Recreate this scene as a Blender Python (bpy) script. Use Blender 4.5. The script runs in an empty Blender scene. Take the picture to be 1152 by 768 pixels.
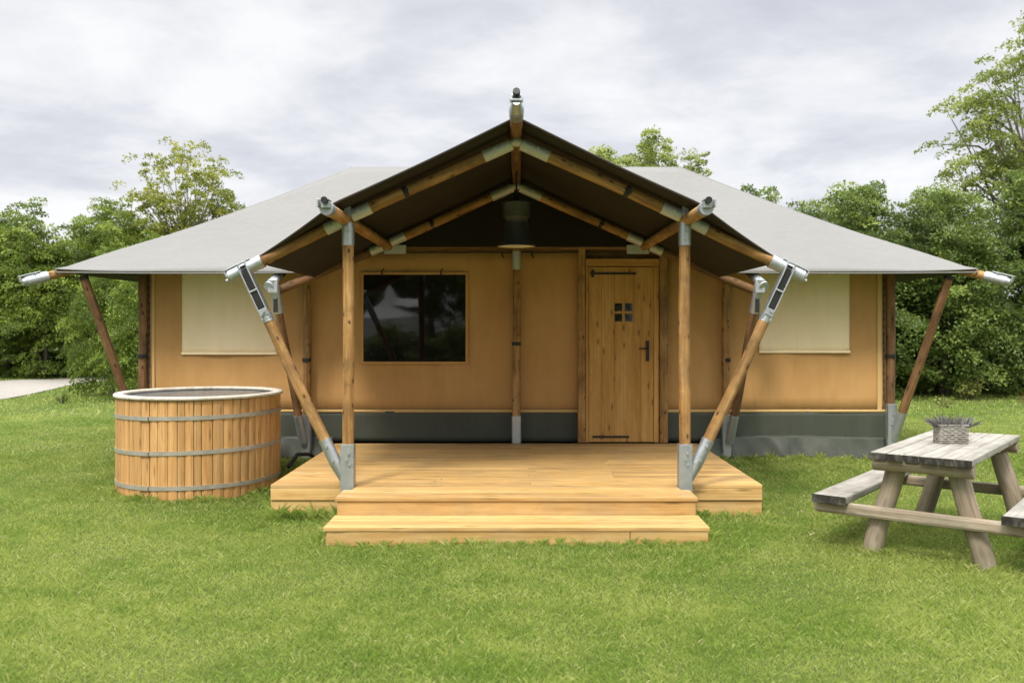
import bpy, math, random
import numpy as np
from mathutils import Vector
random.seed(7); RNG = np.random.default_rng(11)
R = math.radians
scene = bpy.context.scene
COL = scene.collection

# ------------------------------------------------------------------ camera
CAM_H = 1.6
cam_d = bpy.data.cameras.new('camera'); cam = bpy.data.objects.new('camera', cam_d); COL.objects.link(cam)
cam.location = (0, 0, CAM_H); cam.rotation_euler = (R(90), 0, 0)
cam_d.sensor_width = 36; cam_d.lens = 31.25
cam_d.shift_x = -5/1152; cam_d.shift_y = -16/1152
cam_d.clip_end = 2000
cam_d.dof.use_dof = True; cam_d.dof.focus_distance = 8.2; cam_d.dof.aperture_fstop = 2.4
scene.camera = cam
scene.view_settings.view_transform = 'Standard'; scene.view_settings.look = 'None'
scene.view_settings.exposure = 0.9; scene.view_settings.gamma = 1

# ------------------------------------------------------------------ light
SUN_EL, SUN_AZ = R(52), R(205)          # azimuth clockwise from +Y: behind the viewer, to the left
world = bpy.data.worlds.new('World'); scene.world = world; world.use_nodes = True
nt = world.node_tree; nt.nodes.clear()
def N(tree, t, **kw):
    n = tree.nodes.new(t)
    for k, v in kw.items(): setattr(n, k, v)
    return n
def L(tree, a, b): tree.links.new(a, b)
def mathn(tree, op, a=None, b=None, clamp=False):
    n = N(tree, 'ShaderNodeMath', operation=op); n.use_clamp = clamp
    for i, v in enumerate((a, b)):
        if v is None: continue
        if isinstance(v, (int, float)): n.inputs[i].default_value = v
        else: L(tree, v, n.inputs[i])
    return n.outputs[0]
def mixc(tree, fac, a, b, mode='MIX'):
    n = N(tree, 'ShaderNodeMix', data_type='RGBA', blend_type=mode)
    for s, v in ((0, fac), (6, a), (7, b)):
        if isinstance(v, (int, float)): n.inputs[s].default_value = v
        elif isinstance(v, (tuple, list)): n.inputs[s].default_value = (*v[:3], 1)
        else: L(tree, v, n.inputs[s])
    return n.outputs[2]
def ramp(tree, fac, stops):
    n = N(tree, 'ShaderNodeValToRGB'); L(tree, fac, n.inputs[0])
    el = n.color_ramp.elements
    while len(el) < len(stops): el.new(0.5)
    for e, (p, c) in zip(el, stops):
        e.position = p; e.color = (*c, 1) if len(c) == 3 else c
    return n.outputs[0]
sky = N(nt, 'ShaderNodeTexSky', sky_type='NISHITA'); sky.sun_disc = False
sky.sun_elevation = SUN_EL; sky.sun_rotation = SUN_AZ
tc = N(nt, 'ShaderNodeTexCoord'); sep = N(nt, 'ShaderNodeSeparateXYZ'); L(nt, tc.outputs['Generated'], sep.inputs[0])
zc = mathn(nt, 'MAXIMUM', sep.outputs[2], 0.0)
den = mathn(nt, 'ADD', zc, 0.16)
cx = mathn(nt, 'DIVIDE', sep.outputs[0], den); cy = mathn(nt, 'DIVIDE', sep.outputs[1], den)
cmb = N(nt, 'ShaderNodeCombineXYZ'); L(nt, cx, cmb.inputs[0]); L(nt, cy, cmb.inputs[1])
cmb.inputs[2].default_value = 3.7
n1 = N(nt, 'ShaderNodeTexNoise'); n1.inputs['Scale'].default_value = 1.45; n1.inputs['Detail'].default_value = 9
n1.inputs['Roughness'].default_value = 0.60; n1.inputs['Distortion'].default_value = 0.25
L(nt, cmb.outputs[0], n1.inputs['Vector'])
n2 = N(nt, 'ShaderNodeTexNoise'); n2.inputs['Scale'].default_value = 0.62; n2.inputs['Detail'].default_value = 3
L(nt, cmb.outputs[0], n2.inputs['Vector'])
cl = mathn(nt, 'ADD', mathn(nt, 'MULTIPLY', n1.outputs[0], 0.55), mathn(nt, 'MULTIPLY', n2.outputs[0], 0.45))
ccol = ramp(nt, cl, [(0.39, (3.5, 3.54, 3.88)), (0.455, (4.05, 4.09, 4.36)), (0.51, (4.75, 4.78, 4.92)), (0.57, (5.35, 5.35, 5.36))])
zen = N(nt, 'ShaderNodeMapRange', interpolation_type='SMOOTHSTEP'); L(nt, zc, zen.inputs[0])
zen.inputs[1].default_value = 0.36; zen.inputs[2].default_value = 0.9; zen.inputs[3].default_value = 1.0; zen.inputs[4].default_value = 5.0
vm = N(nt, 'ShaderNodeVectorMath', operation='SCALE'); L(nt, ccol, vm.inputs[0]); L(nt, zen.outputs[0], vm.inputs['Scale'])
skc = mixc(nt, 0.94, sky.outputs[0], vm.outputs[0])
bg = N(nt, 'ShaderNodeBackground'); bg.inputs['Strength'].default_value = 0.1; L(nt, skc, bg.inputs['Color'])
wo = N(nt, 'ShaderNodeOutputWorld'); L(nt, bg.outputs[0], wo.inputs[0])
sun_d = bpy.data.lights.new('sun', 'SUN'); sun_d.energy = 1.5; sun_d.angle = R(11); sun_d.color = (1.0, 0.95, 0.86)
sun = bpy.data.objects.new('sun', sun_d); COL.objects.link(sun)
sdir = Vector((math.sin(SUN_AZ)*math.cos(SUN_EL), math.cos(SUN_AZ)*math.cos(SUN_EL), math.sin(SUN_EL)))
sun.rotation_euler = sdir.to_track_quat('Z', 'Y').to_euler(); sun.location = (0, -10, 30)

# ------------------------------------------------------------------ helpers
def V3(*a): return np.array(a, float)
def smooth01(t): t = np.clip(t, 0, 1); return t*t*(3-2*t)
def gz(x, y):
    """height of the ground"""
    x = np.asarray(x, float); y = np.asarray(y, float)
    return (0.09*smooth01((y-8.2)/2.3) + 0.012*np.sin(x*1.3+0.6)*np.sin(y*1.1) + 0.008*np.sin(x*3.1+y*2.3)
            + 0.03*smooth01((np.abs(x-2.9)-0.0)/-1.6+1)*smooth01(1-np.abs(y-6.4)/2.0))

class MB:
    """collects shapes; build() links them as one mesh object"""
    def __init__(s): s.v=[]; s.f=[]; s.uv=[]; s.t=[]; s.sm=[]; s.mi=[]
    def add(s, verts, faces, uvs, tone=None, smooth=False, mi=0):
        b = len(s.v); s.v.extend([tuple(map(float, p)) for p in verts])
        tone = random.random() if tone is None else tone
        for f, u in zip(faces, uvs):
            s.f.append([b+i for i in f]); s.uv.append(u); s.t.append(tone); s.sm.append(smooth); s.mi.append(mi)
    def box(s, c, size, Rm=None, grain=0, tone=None, mi=0):
        Rm = np.eye(3) if Rm is None else Rm
        c = np.array(c, float); h = np.array(size, float)/2
        sg = [(-1,-1,-1),(1,-1,-1),(1,1,-1),(-1,1,-1),(-1,-1,1),(1,-1,1),(1,1,1),(-1,1,1)]
        loc = [h*np.array(q) for q in sg]
        fs = [(0,3,2,1),(4,5,6,7),(0,1,5,4),(2,3,7,6),(1,2,6,5),(3,0,4,7)]
        nax = [2,2,1,1,0,0]; uvs = []
        for f, a in zip(fs, nax):
            if a == grain: ua, va = [i for i in range(3) if i != grain]
            else: va = grain; ua = 3-a-grain
            uvs.append([(loc[i][ua]+0.37*a, loc[i][va]) for i in f])
        s.add([c+Rm@p for p in loc], fs, uvs, tone, False, mi)
    def tube(s, p0, p1, r0, r1=None, n=14, segs=1, wob=0.0, caps=True, tone=None, sag=0.0, mi=0):
        r1 = r0 if r1 is None else r1
        p0 = np.array(p0, float); p1 = np.array(p1, float); d = p1-p0; ln = np.linalg.norm(d); d = d/ln
        a = np.cross(d, (0,0,1.0) if abs(d[2]) < .9 else (1.0,0,0)); a /= np.linalg.norm(a); b = np.cross(d, a)
        vs = []; ph = random.random()*6
        for k in range(segs+1):
            t = k/segs; c = p0+d*ln*t
            c = c + (a*math.sin(ph+t*5)+b*math.cos(ph*1.3+t*4))*wob*math.sin(math.pi*t)
            c = c + np.array((0,0,-sag*4*t*(1-t)))
            r = (r0+(r1-r0)*t)*(1+(random.random()-.5)*wob*6)
            for i in range(n):
                an = 2*math.pi*i/n; vs.append(c+r*(a*math.cos(an)+b*math.sin(an)))
        fs=[]; us=[]; cu = 2*math.pi*max(r0, r1)
        for k in range(segs):
            for i in range(n):
                j=(i+1)%n
                fs.append((k*n+i, k*n+j, (k+1)*n+j, (k+1)*n+i))
                us.append([(cu*i/n, ln*k/segs),(cu*(i+1)/n, ln*k/segs),(cu*(i+1)/n, ln*(k+1)/segs),(cu*i/n, ln*(k+1)/segs)])
        tone = random.random() if tone is None else tone
        s.add(vs, fs, us, tone, True, mi)
        if caps:
            for k, rev, rr in ((0, True, r0), (segs, False, r1)):
                ring = vs[k*n:(k+1)*n]; f = list(range(n)); f = f[::-1] if rev else f
                s.add(ring, [f], [[(rr*math.cos(2*math.pi*i/n), rr*math.sin(2*math.pi*i/n)*.2) for i in f]], tone, False, mi)
    def path_tube(s, pts, r, n=8, tone=None):
        tone = random.random() if tone is None else tone
        pts = [np.array(p, float) for p in pts]; vs=[]
        for k, p in enumerate(pts):
            d = pts[min(k+1, len(pts)-1)]-pts[max(k-1, 0)]; d = d/np.linalg.norm(d)
            a = np.cross(d, (0.31,0.2,0.93)); a /= np.linalg.norm(a); b = np.cross(d, a)
            rr = r[k] if hasattr(r, '__len__') else r
            for i in range(n):
                an=2*math.pi*i/n; vs.append(p+rr*(a*math.cos(an)+b*math.sin(an)))
        fs=[]; us=[]
        for k in range(len(pts)-1):
            for i in range(n):
                j=(i+1)%n; fs.append((k*n+i,k*n+j,(k+1)*n+j,(k+1)*n+i))
                us.append([(i/n*.3,k*.1),((i+1)/n*.3,k*.1),((i+1)/n*.3,k*.1+.1),(i/n*.3,k*.1+.1)])
        s.add(vs, fs, us, tone, True)
        s.add(vs[:n], [list(range(n))[::-1]], [[(0,0)]*n], tone); s.add(vs[-n:], [list(range(n))], [[(0,0)]*n], tone)
    def lathe(s, c, prof, n=48, tone=None, smooth=True, close=False):
        c = np.array(c, float); vs=[]; m=len(prof)
        for (r, z) in prof:
            for i in range(n):
                an=2*math.pi*i/n; vs.append(c+np.array((r*math.cos(an), r*math.sin(an), z)))
        fs=[]; us=[]
        for k in range(m if close else m-1):
            k2=(k+1)%m
            for i in range(n):
                j=(i+1)%n; fs.append((k*n+i,k*n+j,k2*n+j,k2*n+i))
                us.append([(i/n*3,k*.05),((i+1)/n*3,k*.05),((i+1)/n*3,k*.05+.05),(i/n*3,k*.05+.05)])
        s.add(vs, fs, us, tone, smooth)
    def grid(s, fn, nu, nv, uvf=None, smooth=True, tone=None, mi=0):
        vs=[fn(i/nu, j/nv) for j in range(nv+1) for i in range(nu+1)]
        fs=[]; us=[]
        for j in range(nv):
            for i in range(nu):
                a=j*(nu+1)+i; q=(a,a+1,a+nu+2,a+nu+1); fs.append(q)
                us.append([(uvf(k%(nu+1)/nu, k//(nu+1)/nv) if uvf else (vs[k][0], vs[k][2]+vs[k][1])) for k in q])
        s.add(vs, fs, us, tone, smooth, mi)
    def build(s, name, mat, parent=None, world=True, bevel=0, solid=0, mats=None):
        me = bpy.data.meshes.new(name)
        off = Vector((0,0,0))
        if parent is not None and world:
            r = parent
            while r.parent: r = r.parent
            off = r.location
        me.from_pydata([(p[0]-off[0], p[1]-off[1], p[2]-off[2]) for p in s.v], [], s.f)
        uvl = me.uv_layers.new(name='UVMap')
        uvl.data.foreach_set('uv', [c for u in s.uv for q in u for c in q])
        at = me.attributes.new('tone', 'FLOAT', 'FACE'); at.data.foreach_set('value', s.t)
        me.polygons.foreach_set('use_smooth', s.sm)
        for m in (mats or [mat]): me.materials.append(m)
        if any(s.mi): me.polygons.foreach_set('material_index', s.mi)
        me.update()
        o = bpy.data.objects.new(name, me); COL.objects.link(o)
        if parent is not None: o.parent = parent
        if bevel:
            b = o.modifiers.new('bevel', 'BEVEL'); b.width = bevel; b.segments = 2; b.limit_method = 'ANGLE'; b.angle_limit = R(40)
        if solid:
            b = o.modifiers.new('solid', 'SOLIDIFY'); b.thickness = abs(solid); b.offset = -1
            if mats and len(mats) > 1: b.material_offset = 1; b.material_offset_rim = 0
        return o

def tag(o, label=None, cat=None, group=None, kind=None):
    for k, v in (('label', label), ('category', cat), ('group', group), ('kind', kind)):
        if v: o[k] = v
    return o
def thing(name, loc, label, cat, group=None, rz=0):
    o = bpy.data.objects.new(name, None); COL.objects.link(o)
    o.location = loc; o.rotation_euler = (0,0,rz); o.empty_display_size = .2
    return tag(o, label, cat, group)
def raw_mesh(name, verts, faces_flat, nper, tone, mat, smooth=False):
    """fast mesh from numpy arrays (all faces with nper corners)"""
    me = bpy.data.meshes.new(name); nf = len(faces_flat)//nper
    me.vertices.add(len(verts)); me.vertices.foreach_set('co', np.asarray(verts, np.float32).ravel())
    me.loops.add(len(faces_flat)); me.loops.foreach_set('vertex_index', np.asarray(faces_flat, np.int32))
    me.polygons.add(nf); me.polygons.foreach_set('loop_start', np.arange(0, nf*nper, nper, dtype=np.int32))
    at = me.attributes.new('tone', 'FLOAT', 'FACE'); at.data.foreach_set('value', np.asarray(tone, np.float32))
    if smooth: me.polygons.foreach_set('use_smooth', np.ones(nf, bool))
    me.materials.append(mat); me.update(calc_edges=True); me.validate()
    return me

# ------------------------------------------------------------------ materials
def new_mat(name):
    m = bpy.data.materials.new(name); m.use_nodes = True
    t = m.node_tree; t.nodes.clear()
    o = N(t, 'ShaderNodeOutputMaterial'); p = N(t, 'ShaderNodeBsdfPrincipled'); L(t, p.outputs[0], o.inputs[0])
    return m, t, p, o
def noise(t, vec, scale, detail=4, rough=.55, dist=0):
    n = N(t, 'ShaderNodeTexNoise'); n.inputs['Scale'].default_value = scale; n.inputs['Detail'].default_value = detail
    n.inputs['Roughness'].default_value = rough; n.inputs['Distortion'].default_value = dist
    if vec is not None: L(t, vec, n.inputs['Vector'])
    return n.outputs[0]
def bump(t, p, h, strength, dist=.002):
    b = N(t, 'ShaderNodeBump'); b.inputs['Strength'].default_value = strength; b.inputs['Distance'].default_value = dist
    L(t, h, b.inputs['Height']); L(t, b.outputs[0], p.inputs['Normal'])
def wood(name, c_dark, c_mid, c_light, knots=1.0, rough=.6, su=70, sv=2.4, ktone=.35, spread=.35, bumps=.35, kscale=(7.0, 1.9), grey=None):
    m, t, p, o = new_mat(name)
    uv = N(t, 'ShaderNodeUVMap'); at = N(t, 'ShaderNodeAttribute', attribute_name='tone')
    sp = N(t, 'ShaderNodeSeparateXYZ'); L(t, uv.outputs[0], sp.inputs[0])
    off = mathn(t, 'MULTIPLY', at.outputs['Fac'], 57.0)
    def vec(a, b):
        c = N(t, 'ShaderNodeCombineXYZ')
        L(t, mathn(t, 'MULTIPLY', sp.outputs[0], a), c.inputs[0]); L(t, mathn(t, 'ADD', mathn(t, 'MULTIPLY', sp.outputs[1], b), off), c.inputs[1])
        L(t, off, c.inputs[2]); return c.outputs[0]
    g = noise(t, vec(su, sv), 1.0, 4, .6, .25)
    g2 = noise(t, vec(su*.22, sv*.5), 1.0, 2, .5, .4)
    g3 = noise(t, vec(11.0, 3.3), 1.0, 3, .6, .8)
    mixv = mathn(t, 'ADD', mathn(t, 'ADD', mathn(t, 'MULTIPLY', g, .42), mathn(t, 'MULTIPLY', g2, .33)), mathn(t, 'MULTIPLY', g3, .25))
    base = ramp(t, mixv, [(.38, c_dark), (.50, c_mid), (.61, c_light)])
    vo = N(t, 'ShaderNodeTexVoronoi', feature='F1', voronoi_dimensions='2D'); L(t, vec(*kscale), vo.inputs['Vector']); vo.inputs['Scale'].default_value = 1.0
    vsel = N(t, 'ShaderNodeSeparateXYZ'); L(t, vo.outputs['Color'], vsel.inputs[0])
    kn = N(t, 'ShaderNodeMapRange', interpolation_type='SMOOTHSTEP'); L(t, vo.outputs['Distance'], kn.inputs[0])
    kn.inputs[1].default_value = .03; kn.inputs[2].default_value = .17; kn.inputs[3].default_value = knots; kn.inputs[4].default_value = 0
    sel = mathn(t, 'GREATER_THAN', vsel.outputs[0], .45)
    kf = mathn(t, 'MULTIPLY', kn.outputs[0], sel)
    col = mixc(t, kf, base, tuple(c*ktone for c in c_dark))
    tv = mathn(t, 'ADD', mathn(t, 'MULTIPLY', mathn(t, 'SUBTRACT', at.outputs['Fac'], .5), spread), 1.0)
    vm = N(t, 'ShaderNodeVectorMath', operation='SCALE'); L(t, col, vm.inputs[0]); L(t, tv, vm.inputs['Scale'])
    cout = vm.outputs[0]
    if grey:
        geo = N(t, 'ShaderNodeTexCoord')
        gn = noise(t, geo.outputs['Object'], 3.2, 5, .65)
        gf = N(t, 'ShaderNodeMapRange'); L(t, gn, gf.inputs[0]); gf.inputs[1].default_value=.45; gf.inputs[2].default_value=.68; gf.inputs[3].default_value=0; gf.inputs[4].default_value=grey[1]
        cout = mixc(t, gf.outputs[0], cout, grey[0])
    L(t, cout, p.inputs['Base Color'])
    p.inputs['Roughness'].default_value = rough; p.inputs['Specular IOR Level'].default_value = .3
    bump(t, p, mixv, bumps, .003)
    return m
def fabric(name, col, col2, rough=.8, weave=900, wr=.25, transl=None, blotch=.8, speck=.5):
    m, t, p, o = new_mat(name)
    co = N(t, 'ShaderNodeTexCoord')
    b = noise(t, co.outputs['Object'], blotch, 5, .6, .3)
    mp = N(t, 'ShaderNodeMapping'); mp.inputs['Scale'].default_value = (1.0, 1.0, .22); L(t, co.outputs['Object'], mp.inputs[0])
    streak = noise(t, mp.outputs[0], 7, 3, .5, .6)
    f = mathn(t, 'ADD', mathn(t, 'MULTIPLY', b, .7), mathn(t, 'MULTIPLY', streak, .3))
    fine = noise(t, co.outputs['Object'], 160, 2, .6)
    c = ramp(t, f, [(.36, col2), (.6, col)])
    c = mixc(t, mathn(t, 'MULTIPLY', mathn(t, 'SUBTRACT', fine, .35, True), speck), c, tuple(x*.78 for x in col))
    L(t, c, p.inputs['Base Color']); p.inputs['Roughness'].default_value = rough; p.inputs['Specular IOR Level'].default_value = .2
    wv = mathn(t, 'ADD', mathn(t, 'MULTIPLY', streak, 1.0), mathn(t, 'MULTIPLY', fine, .05))
    bump(t, p, wv, wr, .03)
    if transl:
        tr = N(t, 'ShaderNodeBsdfTranslucent'); tr.inputs[0].default_value = (*transl[0], 1)
        ad = N(t, 'ShaderNodeMixShader'); ad.inputs[0].default_value = transl[1]
        L(t, p.outputs[0], ad.inputs[1]); L(t, tr.outputs[0], ad.inputs[2]); L(t, ad.outputs[0], o.inputs[0])
    return m
def plain(name, col, rough=.5, metal=0, var=.12, scale=30, bmp=.1, spec=.5):
    m, t, p, o = new_mat(name)
    co = N(t, 'ShaderNodeTexCoord'); n = noise(t, co.outputs['Object'], scale, 5, .6)
    c = mixc(t, n, tuple(max(0, x*(1-var)) for x in col), tuple(min(1, x*(1+var)) for x in col))
    L(t, c, p.inputs['Base Color']); p.inputs['Metallic'].default_value = metal
    rr = mathn(t, 'ADD', mathn(t, 'MULTIPLY', n, .25), rough-.12); L(t, rr, p.inputs['Roughness'])
    p.inputs['Specular IOR Level'].default_value = spec
    if bmp: bump(t, p, n, bmp, .002)
    return m
def leafmat(name, dark, mid, light, transl=.35, rough=.55):
    m, t, p, o = new_mat(name)
    at = N(t, 'ShaderNodeAttribute', attribute_name='tone')
    c = ramp(t, at.outputs['Fac'], [(.05, dark), (.5, mid), (.95, light)])
    L(t, c, p.inputs['Base Color']); p.inputs['Roughness'].default_value = rough; p.inputs['Specular IOR Level'].default_value = .3
    tr = N(t, 'ShaderNodeBsdfTranslucent'); L(t, mixc(t, .5, c, light), tr.inputs[0])
    ad = N(t, 'ShaderNodeMixShader'); ad.inputs[0].default_value = transl
    L(t, p.outputs[0], ad.inputs[1]); L(t, tr.outputs[0], ad.inputs[2]); L(t, ad.outputs[0], o.inputs[0])
    return m

M_PINE = wood('pale_pine_boards', (.37,.205,.062), (.50,.308,.110), (.575,.378,.156), knots=.6, su=60, sv=1.6, spread=.30, bumps=.25, kscale=(9,1.6), grey=((.33,.245,.135), .35))
M_TUB = wood('larch_staves', (.37,.19,.062), (.49,.27,.098), (.57,.345,.145), knots=.55, spread=.26, kscale=(9,2.2))
M_DOOR = wood('oiled_pine_door', (.36,.172,.040), (.48,.25,.064), (.56,.325,.105), knots=.75, spread=.14, su=45, sv=1.2, kscale=(9,3.0))
M_POLE = wood('stained_round_pole', (.19,.092,.028), (.335,.182,.060), (.47,.285,.115), knots=.95, spread=.25, su=55, kscale=(9,5.2), ktone=.25, rough=.75, grey=((.13,.07,.028), .75))
M_POLE_D = wood('dark_stained_round_pole', (.10,.05,.020), (.185,.095,.038), (.27,.15,.065), knots=.9, spread=.25, su=55, kscale=(9,4.0), ktone=.3, rough=.75, grey=((.06,.035,.018), .7))
M_GREYWOOD = wood('weathered_grey_timber', (.20,.185,.15), (.295,.275,.235), (.355,.335,.29), knots=.7, spread=.12, su=50, sv=2.0, bumps=.7, kscale=(7,3), grey=((.13,.12,.095), .55))
M_LOG = wood('weathered_log', (.15,.112,.072), (.26,.205,.142), (.35,.29,.215), knots=.35, spread=.25, su=45, sv=1.8, bumps=.6, kscale=(8,3), grey=((.16,.16,.11), .5))
M_ENDGRAIN = wood('rotting_end_grain', (.010,.009,.008), (.035,.031,.025), (.11,.10,.08), knots=.6, spread=.5, su=45, sv=20, bumps=.9)
M_CANVAS = fabric('ochre_canvas', (.535,.303,.115), (.43,.237,.084), wr=.45)
M_BLIND = fabric('cream_window_blind', (.92,.745,.49), (.84,.67,.41), wr=.3)
M_HEM = fabric('pale_canvas_hem', (.60,.40,.17), (.52,.34,.14), wr=.1)
M_SKIRT = fabric('dark_green_skirt', (.070,.077,.058), (.054,.060,.045), rough=.6, wr=.3)
M_FLAP = fabric('grey_mud_flap', (.082,.088,.070), (.058,.063,.050), rough=.5, wr=.6)
M_ROOF = fabric('light_grey_roof_canvas', (.188,.184,.170), (.174,.170,.157), rough=.6, wr=.4, blotch=.7, speck=.15)
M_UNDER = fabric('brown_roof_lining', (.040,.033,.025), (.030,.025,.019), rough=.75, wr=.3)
M_GABLE = fabric('shaded_brown_gable_canvas', (.022,.018,.013), (.017,.014,.010), rough=.9, wr=.2)  # brown canvas, darkened in colour for the missing light under the porch
M_STEEL = plain('galvanised_steel', (.43,.45,.46), .45, .75, var=.16, scale=22)
M_STEEL_D = plain('dull_zinc_plate', (.50,.51,.47), .55, .45, var=.2, scale=30)
M_HOOP = plain('tarnished_hoop_steel', (.40,.37,.31), .5, .5, var=.3, scale=12)
M_BLACK = plain('black_iron', (.018,.017,.016), .5, .2)
M_LAMP = plain('dark_enamel', (.035,.036,.034), .4, .1, scale=9)
M_ENAMEL = plain('cream_enamel', (.78,.72,.58), .35, 0)
M_RIM = wood('pale_tub_rim', (.38,.33,.25), (.50,.45,.36), (.58,.53,.44), knots=.2, spread=.1, su=40, rough=.5)
M_PANE = plain('dark_clear_pane', (.010,.010,.010), .14, 0, var=.2, scale=4, bmp=.0, spec=.75)
m, t, p, o = new_mat('clear_film_pane'); p.inputs['Base Color'].default_value = (.006,.006,.006,1); p.inputs['Roughness'].default_value = .025
co = N(t, 'ShaderNodeTexCoord'); bump(t, p, noise(t, co.outputs['Object'], 2.2, 2, .5), .04, .02); M_PANE = m
M_CORD = plain('black_cord', (.02,.02,.018), .7)
M_SAIL = fabric('white_tent_canvas', (.75,.74,.70), (.68,.67,.63), wr=.2)
M_BARK = wood('tree_bark', (.05,.04,.03), (.10,.085,.065), (.17,.15,.12), knots=.3, su=20, sv=5, bumps=.9)
M_TWIG = wood('pale_twig_bark', (.09,.078,.06), (.15,.13,.10), (.21,.19,.15), knots=.2, su=20, sv=5, bumps=.6)

# water in the tub
m, t, p, o = new_mat('tub_water')
co = N(t, 'ShaderNodeTexCoord'); n = noise(t, co.outputs['Object'], 9, 4, .6, .5)
L(t, mixc(t, n, (.05,.058,.06), (.15,.16,.165)), p.inputs['Base Color'])
p.inputs['Roughness'].default_value = .16; bump(t, p, n, .7, .03); M_WATER = m

# lawn soil under the blades
m, t, p, o = new_mat('lawn_floor')
co = N(t, 'ShaderNodeTexCoord')
a = noise(t, co.outputs['Object'], .55, 4, .6, .3); b = noise(t, co.outputs['Object'], 35, 5, .7)
c = mixc(t, ramp(t, a, [(.38, (0,0,0)), (.62, (1,1,1))]), (.085,.125,.026), (.13,.165,.042))
c = mixc(t, ramp(t, b, [(.35, (0,0,0)), (.7, (1,1,1))]), c, (.08,.10,.03))
L(t, c, p.inputs['Base Color']); p.inputs['Roughness'].default_value = .9; p.inputs['Specular IOR Level'].default_value = .1
bump(t, p, b, 1.0, .03); M_LAWN = m
# blades
m, t, p, o = new_mat('grass_blade')
at = N(t, 'ShaderNodeAttribute', attribute_name='tone'); co = N(t, 'ShaderNodeTexCoord')
a = noise(t, co.outputs['Object'], .55, 4, .6, .3); a2 = noise(t, co.outputs['Object'], 3.5, 3, .6, .3)
pf = mathn(t, 'ADD', mathn(t, 'MULTIPLY', a, .6), mathn(t, 'MULTIPLY', a2, .4))
g0 = ramp(t, at.outputs['Fac'], [(.0, (.12,.205,.030)), (.45, (.235,.345,.054)), (.8, (.355,.44,.11)), (1.0, (.60,.56,.27))])
g1 = ramp(t, at.outputs['Fac'], [(.0, (.235,.315,.052)), (.45, (.37,.445,.10)), (.8, (.495,.54,.18)), (1.0, (.70,.64,.34))])
c = mixc(t, ramp(t, pf, [(.43, (0,0,0)), (.57, (1,1,1))]), g0, g1)
L(t, c, p.inputs['Base Color']); p.inputs['Roughness'].default_value = .5; p.inputs['Specular IOR Level'].default_value = .3
tr = N(t, 'ShaderNodeBsdfTranslucent'); L(t, c, tr.inputs[0]); ad = N(t, 'ShaderNodeMixShader'); ad.inputs[0].default_value = .45
L(t, p.outputs[0], ad.inputs[1]); L(t, tr.outputs[0], ad.inputs[2]); L(t, ad.outputs[0], o.inputs[0]); M_BLADE = m
# gravel
m, t, p, o = new_mat('pale_gravel')
co = N(t, 'ShaderNodeTexCoord'); vo = N(t, 'ShaderNodeTexVoronoi'); vo.inputs['Scale'].default_value = 22; L(t, co.outputs['Object'], vo.inputs['Vector'])
a = noise(t, co.outputs['Object'], 1.3, 4, .6)
c = mixc(t, a, (.26,.24,.205), (.38,.355,.315)); c = mixc(t, mathn(t, 'MULTIPLY', vo.outputs['Distance'], .7), c, (.2,.18,.15))
L(t, c, p.inputs['Base Color']); p.inputs['Roughness'].default_value = .9; bump(t, p, vo.outputs['Distance'], .8, .02); M_GRAVEL = m

# ------------------------------------------------------------------ ground
xs = np.concatenate([-np.geomspace(500, 14, 16), np.arange(-13.5, 13.6, .3), np.geomspace(14, 500, 16)])
ys = np.concatenate([-np.geomspace(500, 8, 16), np.arange(-7.5, 20, .3), np.geomspace(20.3, 700, 24)])
gx, gy = np.meshgrid(xs, ys); zz = gz(gx, gy)
vv = np.stack([gx.ravel(), gy.ravel(), zz.ravel()], 1); nx = len(xs); ny = len(ys)
ii = (np.arange(ny-1)[:, None]*nx+np.arange(nx-1)[None]).ravel()
ff = np.stack([ii, ii+1, ii+nx+1, ii+nx], 1).ravel()
me = raw_mesh('lawn', vv, ff, 4, np.zeros(len(ii)), M_LAWN, True)
lawn = bpy.data.objects.new('lawn', me); COL.objects.link(lawn); tag(lawn, kind='structure')

PATH_N = [(-30, 8.5), (-16, 13.5), (-12.0, 16.2), (-10.7, 18.6), (-11.1, 21.2), (-11.7, 23.7), (-11.0, 27.0), (-8, 30)]
PATH_F = [(-30, 14.5), (-22, 19), (-17.5, 22.0), (-15.2, 23.6), (-14.2, 24.6), (-13.4, 26.2), (-12.6, 29), (-9.5, 33)]
mb = MB()
def pf_(u, v):
    q = u*(len(PATH_N)-1); k = min(int(q), len(PATH_N)-2); fr = q-k
    A = np.array(PATH_N[k])*(1-fr)+np.array(PATH_N[k+1])*fr; B = np.array(PATH_F[k])*(1-fr)+np.array(PATH_F[k+1])*fr
    w = A*(1-v)+B*v; wob = .05*math.sin(u*25)*(1 if v < .5 else -1)
    return (w[0]+wob, w[1]+wob*.6, float(gz(w[0], w[1]))+.02)
mb.grid(pf_, 84, 10); tag(mb.build('gravel_path', M_GRAVEL), kind='structure')

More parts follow.
